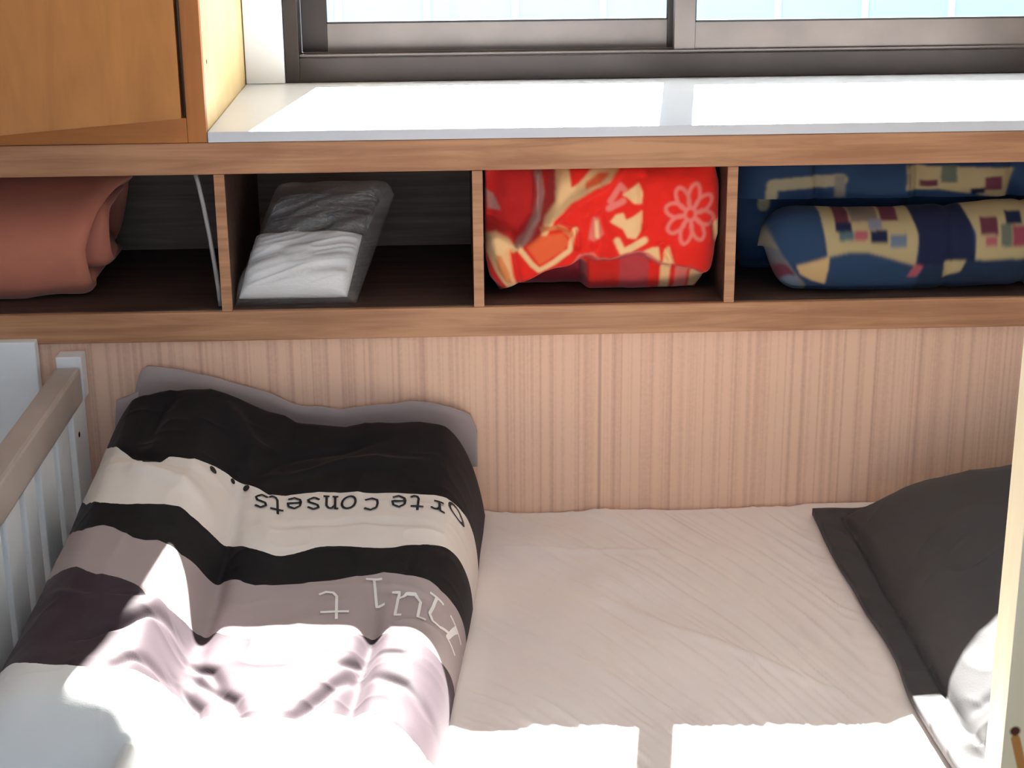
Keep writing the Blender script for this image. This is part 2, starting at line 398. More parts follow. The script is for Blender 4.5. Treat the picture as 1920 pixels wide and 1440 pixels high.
def film():
    m, nt, b = newmat('clear_plastic_film'); nt.nodes.remove(b)
    t = nd(nt, 'ShaderNodeBsdfTransparent'); t.inputs[0].default_value = (.97, .97, .975, 1)
    g = nd(nt, 'ShaderNodeBsdfGlossy'); g.inputs['Roughness'].default_value = .16
    n = nd(nt, 'ShaderNodeTexNoise'); n.inputs['Scale'].default_value = 26; n.inputs['Detail'].default_value = 4; n.inputs['Distortion'].default_value = 1.2
    bp = nd(nt, 'ShaderNodeBump'); bp.inputs['Strength'].default_value = .6; bp.inputs['Distance'].default_value = .012
    nt.links.new(n.outputs['Fac'], bp.inputs['Height']); nt.links.new(bp.outputs[0], g.inputs['Normal'])
    df = nd(nt, 'ShaderNodeBsdfDiffuse'); df.inputs[0].default_value = (.8, .82, .84, 1)
    m0 = nd(nt, 'ShaderNodeMixShader'); m0.inputs[0].default_value = .05
    nt.links.new(t.outputs[0], m0.inputs[1]); nt.links.new(df.outputs[0], m0.inputs[2])
    mx = nd(nt, 'ShaderNodeMixShader'); mx.inputs[0].default_value = .13
    nt.links.new(m0.outputs[0], mx.inputs[1]); nt.links.new(g.outputs[0], mx.inputs[2])
    nt.links.new(mx.outputs[0], nt.nodes['Material Output'].inputs[0])
    return m
M['film'] = film()

# ------------------------------------------------------------------ levels of the place
Z1, Z2, Z3, Z4 = .4128, .3561, .1028, .0463     # shelf boards
ZS, YS, YC = .4322, .597, .4855                 # sill top, window plane, cubby back
FZ, CZ = -.80, 1.72                             # floor, ceiling
XL_ROOM, XR_ROOM, YF = -1.05, 1.86, -3.70
WT = WINDOW_TOP

# ------------------------------------------------------------------ setting
def struct(o): return tag(o, kind='structure')
struct(box('floor', XL_ROOM, XR_ROOM, YF, .012, FZ-.1, FZ, M['floor'], bevel=0))
struct(box('ceiling', XL_ROOM, XR_ROOM, YF, .75, CZ, CZ+.1, M['ceiling'], bevel=0))
struct(box('wall_left', XL_ROOM-.1, XL_ROOM, YF, .75, FZ-.1, CZ+.1, M['wall_white'], bevel=0))
struct(box('wall_right', XR_ROOM, XR_ROOM+.1, YF, .75, FZ-.1, CZ+.1, M['wall_white'], bevel=0))
VX0, VX1, VZ0, VZ1 = -.80, 1.65, FZ+.60, 1.40       # the room's second window, behind the viewer
struct(boxes('wall_front', [(XL_ROOM-.1, VX0, YF-.1, YF, FZ-.1, CZ+.1), (VX1, XR_ROOM+.1, YF-.1, YF, FZ-.1, CZ+.1),
                            (VX0, VX1, YF-.1, YF, FZ-.1, VZ0), (VX0, VX1, YF-.1, YF, VZ1, CZ+.1)], M['wall_white'], bevel=0))
w2 = struct(empty('window_2', ((VX0+VX1)/2, YF-.05, VZ0)))
xm = (VX0+VX1)/2
boxes('window_frame', [(VX0+.001, VX0+.04, YF-.09, YF-.02, VZ0+.001, VZ1-.001), (VX1-.04, VX1-.001, YF-.09, YF-.02, VZ0+.001, VZ1-.001), (xm-.02, xm+.02, YF-.09, YF-.02, VZ0+.04, VZ1-.04),
                       (VX0+.04, VX1-.04, YF-.09, YF-.02, VZ0+.001, VZ0+.04), (VX0+.04, VX1-.04, YF-.09, YF-.02, VZ1-.04, VZ1-.001)], M['bronze'], w2, .002)
struct(box('wall_back', XL_ROOM, XR_ROOM, .012, .03, FZ, Z4, M['wallpaper'], bevel=0))
WX0, WX1 = .067, 1.77
struct(boxes('wall_outer', [(XL_ROOM, XR_ROOM, .602, .75, FZ-.1, Z1), (XL_ROOM, WX0, .602, .75, Z1, CZ),
                            (WX1, XR_ROOM, .602, .75, Z1, CZ), (WX0, WX1, .602, .75, WT, CZ)], M['wall_white'], bevel=0))

win = struct(empty('window_1', ((WX0+WX1)/2, .65, ZS)))
sill = box('window_sill', -.0147, XR_ROOM-.004, .000, .640, Z1+.0004, ZS, M['sill_paint'], win, .0015)
boxes('casing', [(-.014, WX0, .585, .60, ZS+.0005, CZ-.005), (WX1, XR_ROOM-.004, .585, .60, ZS+.0005, CZ-.005)], M['white_paint'], win, .002)
fr = boxes('window_frame', [(WX0+.001, .098, .594, .70, ZS+.001, WT-.002), (1.735, WX1-.001, .594, .70, ZS+.001, WT-.002),
                       (.098, 1.735, .594, .606, ZS+.001, .484), (.098, 1.735, .606, .70, ZS+.001, .468), (.098, 1.735, .60, .70, WT-.04, WT-.002)], M['bronze'], win, .0015)
boxes('sill_track', [(.098, 1.735, .606, .612, .468, .490), (.098, 1.735, .645, .651, .468, .490)], M['bronze_light'], win, .001)
def sash(x0, x1, y0, y1, sl, sr, zp, zb, light):
    s = empty('sash', ((x0+x1)/2, (y0+y1)/2, zb)); s.parent = win; s.location -= win.location
    def part(name, specs, mat, bev=.0015):
        o = boxes(name, specs, mat, None, bev); o.parent = s
        o.location = -(Vector(s.location)+Vector(win.location)); return o
    part('stile', [(x0, sl, y0, y1, zb, WT-.012)], light)
    part('stile', [(sr, x1, y0, y1, zb, WT-.012)], light)
    part('rail', [(sl, sr, y0+.002, y1-.002, zb, zp)], M['bronze_light'])
    part('rail', [(sl, sr, y0+.002, y1-.002, WT-.055, WT-.012)], light)
    part('gasket', [(sl-.001, sr+.001, y0+.001, y0+.004, zp-.001, zp+.003), (sl-.002, sl+.002, y0+.001, y0+.004, zp, WT-.055), (sr-.002, sr+.002, y0+.001, y0+.004, zp, WT-.055)], M['rubber'], 0)
    part('glass', [(sl-.003, sr+.003, (y0+y1)/2-.002, (y0+y1)/2+.002, zp-.003, WT-.053)], M['glass'], 0)
sash(.1005, .930, .656, .682, .1535, .880, .5485, .4695, M['bronze'])
sash(.8895, 1.733, .614, .640, .9335, 1.68, .5470, .4695, M['bronze_light'])

nb = tag(empty('neighbouring_building', (.8, 5.2, -3)), 'pale blue clad building seen through the window beyond the bronze sashes', 'building')
box('wall_panel', -6, 8, 5.0, 9.0, -3, 1.15, M['render'], nb, 0)
for k in range(-12, 18):
    x = .30+.414*k
    box('seam', x-.017, x+.017, 4.985, 5.0, -3, 1.15, M['seam'], nb, 0)
struct(box('ground_outside', -30, 30, .9, 60, -3.3, -3.0, M['ground'], None, 0))

# ------------------------------------------------------------------ cubby shelf
sh = tag(empty('cubby_shelf', (.45, .25, Z4)), 'long brown wooden shelf of open cubbies under the white window sill', 'shelf')
box('top_board', -.95, XR_ROOM-.002, 0, .600, Z2, Z1, M['shelf'], sh, .003)
box('bottom_board', -.95, XR_ROOM-.002, 0, .600, Z4, Z3, M['shelf'], sh, .003)
for x in (0, .46, .92):
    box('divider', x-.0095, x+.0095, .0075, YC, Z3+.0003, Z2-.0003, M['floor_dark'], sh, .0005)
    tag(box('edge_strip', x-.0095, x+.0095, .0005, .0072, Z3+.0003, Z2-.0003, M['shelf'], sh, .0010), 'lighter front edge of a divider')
for x in (-.941, 1.846):
    box('end_panel', x-.009, x+.009, .0015, YC, Z3+.0003, Z2-.0003, M['shelf'], sh, .0012)
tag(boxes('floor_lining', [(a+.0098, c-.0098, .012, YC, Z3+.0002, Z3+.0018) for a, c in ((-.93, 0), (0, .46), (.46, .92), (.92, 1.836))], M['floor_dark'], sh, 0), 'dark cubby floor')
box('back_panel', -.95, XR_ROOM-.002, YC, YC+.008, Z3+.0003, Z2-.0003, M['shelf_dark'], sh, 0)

# ------------------------------------------------------------------ wall cupboard (upper left)
cu = tag(empty('wall_cupboard', (-.45, .3, Z1)), 'orange plywood cupboard standing on the shelf beside the window, its door ajar', 'cupboard')
o = boxes('side_panel', [(-.0335, -.0160, .020, .596, Z1+.0005, CZ-.003)], M['pine_side'], cu, .001)
tag(o, 'pale yellow side panel')
box('stile', -.0500, -.0160, 0.001, .0195, Z1+.0005, CZ-.003, M['ply_v'], cu, .0015)
box('bottom_rail', -.93, -.0502, .001, .0195, Z1+.0005, .4572, M['ply_red'], cu, .0015)
boxes('carcass', [(-.95, -.931, .001, .596, Z1+.0005, CZ-.003), (-.931, -.034, .580, .596, Z1+.0005, CZ-.003), (-.931, -.034, .021, .579, .440, .456)], M['ply'], cu, .001)
bm = bmesh.new()
bmesh.ops.create_cube(bm, size=1, matrix=Matrix.Translation((-.215, -.009, 0)) @ Matrix.Diagonal((.43, .018, 1.0, 1)))
bmesh.ops.bevel(bm, geom=list(bm.edges), offset=.0015, segments=2, affect='EDGES')
me = bpy.data.meshes.new('door'); bm.to_mesh(me); bm.free()
door = link_mesh('door', me, M['ply'], cu)
door.location = Vector((-.0632, -.002, .4590+.5)) - Vector(cu.location)
door.rotation_euler = (0, 0, R(28))
tube('piano_hinge', [(-.0522, -.0024, Z1+.048), (-.0522, -.0024, CZ-.06)], .0026, M['bronze'], cu)
hole = tube('screw_hole', [(-.0165, .055, .548), (-.0155, .055, .548)], .004, M['dark_hole'], cu)

# ------------------------------------------------------------------ crib
cr = tag(empty('crib', (-.6, -.6, FZ)), 'white painted wooden crib side with a beige top rail beside the striped duvet', 'crib')
o = box('top_rail', -.312, -.267, -1.28, -.036, -.052, .014, M['rail_paint'], cr, .006); tag(o, 'worn beige grey rail')
box('corner_post', -.304, -.2722, -.105, -.002, FZ, -.0525, M['crib_paint'], cr, .003)
box('post_cap', -.311, -.265, -.0345, .004, -.050, .0325, M['white_paint'], cr, .002)
ys = [(-.225, -.139), (-.353, -.254), (-.459, -.386), (-.577, -.487), (-.693, -.603), (-.809, -.719), (-.925, -.835), (-1.041, -.951), (-1.157, -1.067)]
for y0, y1 in ys:
    box('slat', -.292, -.2735, y0, y1, -.70, -.0525, M['crib_paint'], cr, .004)
box('corner_post', -.304, -.2722, -1.28, -1.18, FZ, -.0525, M['crib_paint'], cr, .003)
box('bottom_rail', -.304, -.2725, -1.18, -.105, -.76, -.7005, M['crib_paint'], cr, .003)
box('end_panel', -.98, -.349, -.022, .004, -.72, .058, M['crib_paint'], cr, .003)
tube('bolt_hole', [(-.2723, -.072, -.1035), (-.2716, -.072, -.1035)], .0052, M['dark_hole'], cr, 14)

# ------------------------------------------------------------------ bed
BX0, BX1, BY0, BY1 = -.262, 1.80, -1.245, .008
bb = tag(empty('bed_base', (.8, -.58, FZ)), 'low wooden bed base under the white mattress', 'bed')
box('platform', BX0, BX1, BY0+.02, BY1, -.52, -.4705, M['base'], bb, .004)
for x in (BX0+.03, (BX0+BX1)/2, BX1-.03):
    for y in (BY0+.06, BY1-.04):
        box('leg', x-.03, x+.03, y-.03, y+.03, FZ, -.5205, M['base'], bb, .003)
nx, ny = 520, 300
gx = np.linspace(BX0, BX1, nx); gy = np.linspace(BY0, BY1, ny)
X, Y = np.meshgrid(gx, gy, indexing='ij')
ang = R(-22)-R(32)*np.clip((X-.45)/.6, 0, 1)
t = X*np.cos(ang)+Y*np.sin(ang); s = -X*np.sin(ang)+Y*np.cos(ang)
n1 = vnoise(t*3.2+5, s*26, 1); n2 = vnoise(t*6.1+2, s*55+9, 2); n3 = vnoise(X*7, Y*7, 3); n4 = vnoise(X*2.2+4, Y*2.6, 4)
H = .0105*(1-np.abs(n1))**3*(.55+.45*n4) + .0028*(1-np.abs(n2))**2 + .005*n3 + .005*n4 - .004
d = np.minimum(np.minimum(X-BX0, BX1-X), np.minimum(Y-BY0, BY1-Y))
e = np.clip(d/np.where(BY1-Y < .04, .014, .035), 0, 1); H = H*e + np.where(BY1-Y < .04, .012, .03)*(np.sqrt(np.clip(1-(1-e)**2, 0, 1))-1)
# a soft crease across the sheet and the long diagonal fold
H += .004*np.exp(-(line_dist(X, Y, [(.50, -.165), (.62, -.185), (.80, -.19)])/.010)**2)
H += .005*np.exp(-(line_dist(X, Y, [(.66, -.38), (.80, -.53), (.98, -.71)])/.012)**2)
H += .004*np.exp(-(line_dist(X, Y, [(.52, -.50), (.62, -.62), (.72, -.75)])/.011)**2)
under = np.clip((np.interp(-Y, XRY, XRX)+.035-X)/.03, 0, 1)+np.clip((X-1.05)/.03, 0, 1)*np.clip((Y+1.0)/.03, 0, 1)
H = H*(1-np.clip(under, 0, 1))
top = np.stack([X, Y, ZM+H], -1); bot = np.stack([X, Y, np.full_like(X, -.47)], -1)
mt = grid_solid('mattress', top, bot, M['sheet'])
tag(mt, 'mattress in a creased white fitted sheet between duvet and pillow', 'mattress')

# ------------------------------------------------------------------ folded duvet
nx, ny = 330, 440
q = np.linspace(0, 1, nx)
gy = np.linspace(-.022, -1.234, ny)
TOP = np.zeros((nx, ny, 3)); BAND = np.zeros((nx, ny))
bx = np.linspace(-.262, .44, 40)
BT = np.array(BANDS)
for j, y in enumerate(gy):
    D = -y; xr = float(np.interp(D, XRY, XRX))
    # denser columns near both edges
    x = XL + (xr-XL)*(q - .13*np.sin(2*np.pi*q)/(2*np.pi)*5.5*.9)
    x = np.clip(x, XL, xr)
    z = ZM + height(x, np.full(nx, y))
    TOP[:, j, 0] = x; TOP[:, j, 1] = y; TOP[:, j, 2] = z
    rows = np.stack([np.interp(x, bx, BT[k]) for k in range(6)])       # boundary positions
    b = np.zeros(nx)
    for k in range(1, 6):
        prev = np.full(nx, -.02) if k == 1 else rows[k-1]
        f = np.clip((y-prev)/(rows[k]-prev-1e-6), 0, 1)
        b = np.where(y <= prev, (k-1)+f, b)
    b = np.where(y <= rows[5], 5.0+np.clip((rows[5]-y)/.1, 0, .49), b)
    BAND[:, j] = b + .5
xx, yy = TOP[..., 0], TOP[..., 1]
fine = .0022*(1-np.abs(vnoise(xx*14+3, yy*22, 5)))**3 + .003*vnoise(xx*9, yy*9, 6) + .0012*vnoise(xx*30, yy*24, 8)
edge = np.clip((TOP[..., 2]-ZM)/.05, 0, 1)
TOP[..., 2] += fine*edge
TOP[..., 2] = np.maximum(TOP[..., 2], ZM+.004)
BOT = TOP.copy(); BOT[..., 2] = np.minimum(ZM+.003, TOP[..., 2]-.001)
du = empty('folded_duvet', (.1, -.55, ZM))
tag(du, 'thick folded duvet striped black, white and grey with upside down lettering, beside the crib', 'duvet')
cover = grid_solid('cover', TOP, BOT, M['duvet'], du, {'band': ('FLOAT', BAND)})
# grey flange along the edge that stands against the wall
fx = np.concatenate([np.linspace(-.176, .452, 150)])
fl_t = np.interp(fx, [-.176, -.165, -.15, -.09, -.01, .07, .11, .19, .24, .33, .40, .44, .452], [.262, .298, .309, .303, .280, .252, .231, .219, .222, .232, .222, .205, .17])+.002*vnoise(fx*30, fx*0, 3)
fv = np.linspace(0, 1, 8)
FX, FV = np.meshgrid(fx, fv, indexing='ij')
zt = ZM+np.repeat(fl_t[:, None], 8, 1); zb = ZM+.10
FZg = zb+(zt-zb)*FV
FYg = -.012+.006*(1-FV)*0 + .0025*vnoise(FX*20, FV*2, 4)
fr_ = np.stack([FX, FYg-.003, FZg], -1); bk_ = np.stack([FX, np.minimum(FYg+.003, .009), FZg], -1)
tag(grid_solid('flange', fr_, bk_, M['mauve'], du), 'grey mauve flange')
# folded grey corner beside the flange, low on the left
cx = np.linspace(-.222, -.170, 16); cz = np.linspace(0, 1, 10)
CX, CV = np.meshgrid(cx, cz, indexing='ij')
CT = np.interp(CX, [-.222, -.212, -.17], [.16, .245, .262])
CZg = ZM+.06+(CT-.06)*CV
grid_solid('flange', np.stack([CX, -.020+0*CX, CZg], -1), np.stack([CX, -.013+0*CX, CZg], -1), M['mauve'], du)

def surf(x, y):
    return ZM+height(np.array([x]), np.array([y]))[0]
GLY = {  # pen strokes in a 0..1 box, y up
 'o': [[(.5+.42*math.cos(a), .5+.5*math.sin(a)) for a in np.linspace(0, 2*math.pi, 20)]],
 'r': [[(.1, 1), (.38, 1), (.38, 0)], [(.1, 0), (.7, 0)], [(.38, .65), (.55, .93), (.75, 1), (.95, .85)]],
 't': [[(.45, 1.35), (.45, .25), (.55, .05), (.75, 0), (.95, .12)], [(.1, 1), (.9, 1)]],
 'e': [[(.1, .52), (.9, .52), (.85, .8), (.5, 1), (.15, .8), (.1, .5), (.15, .2), (.5, 0), (.88, .15)]],
 'c': [[(.9, .8), (.5, 1), (.15, .8), (.1, .5), (.15, .2), (.5, 0), (.9, .2)]],
 'n': [[(.05, 1), (.25, 1), (.25, 0)], [(.05, 0), (.42, 0)], [(.25, .7), (.45, .95), (.65, .95), (.78, .75), (.78, 0)], [(.6, 0), (.97, 0)]],
 's': [[(.85, .82), (.5, 1), (.18, .82), (.25, .6), (.75, .42), (.85, .2), (.5, 0), (.12, .18)]],
 'u': [[(.02, 1), (.22, 1), (.22, .3), (.38, .04), (.6, .04), (.78, .3)], [(.62, 1), (.78, 1), (.78, 0), (.97, 0)]],
 'i': [[(.2, 1), (.5, 1), (.5, 0)], [(.2, 0), (.8, 0)]],
}
def lettering(name, items, pen, mat, label):
    for ch, cx, cy, w, h, rot in items:
        V, F = [], []
        ca, sa = math.cos(rot), math.sin(rot)
        for st in GLY[ch]:
            pts = []
            for (a0, b0), (a1, b1) in zip(st, st[1:]):
                n = max(2, int(math.hypot((a1-a0)*w, (b1-b0)*h)/.003))
                for k in range(n): pts.append((a0+(a1-a0)*k/n, b0+(b1-b0)*k/n))
            pts.append(st[-1])
            P = []
            for a, b in pts:      # printed upside down: right is -x, up is towards the room
                lx, ly = -(a-.5)*w, -(b-.5)*h
                P.append((cx+lx*ca-ly*sa, cy+lx*sa+ly*ca))
            base = len(V)
            for k, (x, y) in enumerate(P):
                x0, y0 = P[max(k-1, 0)]; x1, y1 = P[min(k+1, len(P)-1)]
                L = math.hypot(x1-x0, y1-y0)+1e-9; nx_, ny_ = -(y1-y0)/L, (x1-x0)/L
                for sg in (-1, 1):
                    px, py = x+sg*nx_*pen, y+sg*ny_*pen*1.25
                    V.append((px, py, cover_z(px, py)+.0016))
            for k in range(len(P)-1):
                F.append((base+2*k, base+2*k+1, base+2*k+3, base+2*k+2))
        me = bpy.data.meshes.new(name); me.from_pydata(V, [], F); me.update()
        tag(link_mesh(name, me, mat, du, True), label)
from mathutils.bvhtree import BVHTree
_bv = BVHTree.FromPolygons([tuple(v) for v in TOP.reshape(-1, 3)], [(i*ny+j, i*ny+j+1, (i+1)*ny+j+1, (i+1)*ny+j) for i in range(nx-1) for j in range(ny-1)])
def cover_z(x, y):
    hit = _bv.ray_cast(Vector((x, y, 1)), Vector((0, 0, -1)))
    return hit[0].z if hit[0] is not None else surf(x, y)
T1 = TEXT1
lettering('letter', T1, .0021, M['ink_black'], 'black upside down letter')
lettering('letter', TEXT2, .0022, M['ink_white'], 'white upside down letter')
# printed dots
for dx, dy, r in DOTS:
    V, F = [(dx, dy, cover_z(dx, dy)+.002)], []
    for k in range(14):
        a = 2*math.pi*k/14; px, py = dx+r*math.cos(a), dy+1.5*r*math.sin(a)
        V.append((px, py, cover_z(px, py)+.0018)); F.append((0, 1+k, 1+(k+1) % 14))
    me = bpy.data.meshes.new('printed_dot'); me.from_pydata(V, [], F); me.update()
    link_mesh('printed_dot', me, M['ink_black'], du)

# ------------------------------------------------------------------ pillow
PX0, PX1, PY0, PY1 = 1.083, 1.775, -.985, -.062
nx, ny = 230, 280
U, Vv = np.meshgrid(np.linspace(0, 1, nx), np.linspace(0, 1, ny), indexing='ij')
X = PX0+(PX1-PX0)*U; Y = PY0+(PY1-PY0)*Vv
X = X + .010*vnoise(Vv*5, Vv*0+1, 2)*(1-U) + .05*(1-U)*np.clip((.35-Vv)/.35, 0, 1)**2*.3
fw = .047
bu = np.clip((X-PX0-fw)/(PX1-PX0-2*fw), 0, 1)*2-1; bv = np.clip((Y-PY0-fw)/(PY1-PY0-2*fw), 0, 1)*2-1
dome = np.clip(1-np.abs(bu)**2.6, 0, 1)**.70*np.clip(1-np.abs(bv)**3.4, 0, 1)**.5
dome = dome*np.interp(Y, [-1, -.72, -.42, -.16], [.58, .64, .90, 1])
H = .012+.178*dome
H += .006*vnoise(X*11, Y*11, 9)*np.clip(dome*3, .35, 1) + .004*(1-np.abs(vnoise(X*16+Y*7, Y*13-X*5, 10)))**3
for pts, w, dp in PILLOW_FOLDS:
    H += dp*np.exp(-(line_dist(X, Y, pts)/w)**2)
seam = np.exp(-((X-PX0-fw)/.004)**2)*(np.abs(Y-(PY0+PY1)/2) < (PY1-PY0)/2-fw)
H -= .006*seam
H = np.maximum(H, .006)
top = np.stack([X, Y, ZM+.006+H], -1); bot = np.stack([X, Y, ZM+.0062+0*H], -1)
pi_ = tag(empty('pillow', (1.42, -.52, ZM)), 'charcoal grey pillow with a stitched flange lying on the white sheet', 'pillow')
grid_solid('pillowcase', top, bot, M['pillow'], pi_)

# ------------------------------------------------------------------ pale post in front of the bed
tag(box('wooden_post', 1.019, 1.101, -1.320, -1.265, FZ, CZ, M['pine'], None, .0025),
    'pale pine post with a dark knot standing before the pillow', 'post')

# ------------------------------------------------------------------ things in the cubbies
# 1: folded salmon blanket, a thick sheet rolled over itself
def spiral_profile():
    """centre line of the folded layers in (y, z), outside to inside"""
    y0, y1, z0, z1 = .060, .40, .118, .322
    pts = [(y1, z0+.018), (y0+.06, z0+.014)]
    for a in np.linspace(-90, -270, 14):
        back = .11*max(0, (-a-180)/90)**1.4
        pts.append((y0+.075+back+.075*math.cos(R(a)), (z0+z1)/2-.01+(.094)*math.sin(R(a))))
    pts += [(y0+.22, z1-.014), (y1-.05, z1-.012)]
    for a in np.linspace(90, -90, 10):
        pts.append((y1-.05+.045*math.cos(R(a)), (z0+z1)/2+.02+.075*math.sin(R(a))))
    pts += [(y0+.13, z0+.055)]
    for a in np.linspace(-90, -270, 10):
        pts.append((y0+.115+.038*math.cos(R(a)), (z0+z1)/2-.008+.052*math.sin(R(a))))
    pts += [(y1-.09, z0+.152)]
    return pts
pr = spiral_profile(); P = np.array(pr)
L = np.concatenate([[0], np.cumsum(np.hypot(*np.diff(P, axis=0).T))]); tt = np.linspace(0, L[-1], 150)
py_, pz_ = np.interp(tt, L, P[:, 0]), np.interp(tt, L, P[:, 1])
for _ in range(4):
    py_[1:-1] = (py_[:-2]+2*py_[1:-1]+py_[2:])/4; pz_[1:-1] = (pz_[:-2]+2*pz_[1:-1]+pz_[2:])/4
ty, tz = np.gradient(py_), np.gradient(pz_); tl = np.hypot(ty, tz); ny_, nz_ = -tz/tl, ty/tl
xs = np.linspace(-.90, -.262, 90)
S, XX = np.meshgrid(np.arange(150), xs, indexing='ij')
endx = .060*np.clip((S-45)/25., 0, 1)*np.clip((100-S)/30., 0, 1)+.030*np.clip((S-104)/12., 0, 1)      # the upper layer reaches further out
k = (XX-xs[0])/(xs[-1]-xs[0]); XX2 = XX+endx*k**3
wob = .006*vnoise(XX*7, S*.05, 11)+.003*vnoise(XX*17, S*.13, 12)
rnd = np.sqrt(np.clip(1-np.clip((k-.955)/.045, 0, 1)**2, 0.02, 1))
def layer(off):
    return np.stack([XX2, py_[:, None]+ny_[:, None]*off*rnd+wob*.6, pz_[:, None]+nz_[:, None]*off*rnd+wob], -1)
A, B = layer(.0155), layer(-.0155)
for G in (A, B):
    G[..., 2] = np.clip(G[..., 2], Z3+.002, Z2-.004); G[..., 1] = np.clip(G[..., 1], .02, YC-.01)
tag(grid_solid('folded_blanket', A, B, M['pink']), 'salmon pink blanket folded into a roll in the leftmost cubby', 'blanket')

# grey cable hanging inside the first cubby
cp = [(-.046, .030, Z2-.002), (-.041, .027, .335), (-.034, .024, .295), (-.0265, .022, .24), (-.021, .021, .19), (-.0165, .022, .14), (-.0155, .026, Z3+.005)]
tag(tube('cable', cp, .0042, M['cable']), 'thin grey cable hanging down beside the leftmost divider', 'cable')

# 2: white linen in a clear plastic bag
def slab(name, A0, ux, vv, nn, w, l, th, mat, shear, n=(60, 60), pw=3, seed=0, amp=.004, back=.25, flat=0):
    a, b = np.meshgrid(np.linspace(-1, 1, n[0]), np.linspace(-1, 1, n[1]), indexing='ij')
    dm = (np.clip(1-np.abs(a)**pw, 0, 1)*np.clip(1-np.abs(b)**pw, 0, 1))**.5
    ux, vv, nn, A0 = map(np.array, (ux, vv, nn, A0))
    bb = (b+1)/2
    base = A0 + ux*((a+1)/2*w)[..., None] + vv*(bb*l)[..., None] + ux*(shear*bb)[..., None]
    nz = amp*(vnoise(a*1.5+seed, b*4-a*1.2, seed)+.9*(1-np.abs(vnoise(a*1.2+b*.8, b*5.5-a*2.4, seed+1)))**3)*np.clip(dm*2, 0, 1)
    t = base+nn*(dm*th*(1-back)+nz)[..., None]; u = base-nn*(dm*th*back+flat)[..., None]
    t[..., 2] = np.maximum(t[..., 2], Z3+.004); u[..., 2] = np.maximum(u[..., 2], Z3+.0025)
    return grid_solid(name, t, u, mat)
th_ = R(42); vv = (0, math.cos(th_), math.sin(th_)); nn = (0, -math.sin(th_), math.cos(th_))
o = slab('packed_linen', (.0165, .040, Z3+.013), (1, 0, 0), vv, nn, .200, .138, .052, M['bag_sheet'], .026, pw=5, seed=3, amp=.0045)
tag(o, 'white folded linen at the bottom of the clear plastic bag', 'linen')
o = slab('added_dark_slab', (.050, .148, Z3+.102), (1, 0, 0), vv, nn, .196, .085, .042, M['bag_dark'], .030, pw=5, seed=6, amp=.005)  # slab added only so the bag's upper half comes out dark
tag(o, 'dark grey slab added to darken the upper part of the plastic bag', 'cloth')
o = slab('plastic_bag', (.0112, .030, Z3+.004), (1, 0, 0), vv, nn, .222, .248, .092, M['film'], .070, pw=12, seed=5, amp=.006, back=.3, flat=.001)
tag(o, 'clear crinkled plastic bag leaning in the second cubby from the left', 'bag')

def soften(c, k):
    return np.stack([blur(c[..., q], k) for q in range(4)], -1)
# cushions of cloth that fill a cubby: front relief over a closed body
def relief(name, outline, depth, colour, mat, yback, n=(260, 150)):
    """outline: u,v -> x,z ; depth(px..) -> y of the front"""
    u, v = np.meshgrid(np.linspace(0, 1, n[0]), np.linspace(0, 1, n[1]), indexing='ij')
    x, z = outline(u, v)
    y = depth(x, z, u, v)
    front = np.stack([x, y, z], -1)
    cx_, cz_ = x.mean(), z.mean()
    back = np.stack([x, np.full_like(x, yback), z], -1)
    return grid_solid(name, front, back, mat, None, {'pattern': ('FLOAT_COLOR', soften(colour(x, z), 1))})

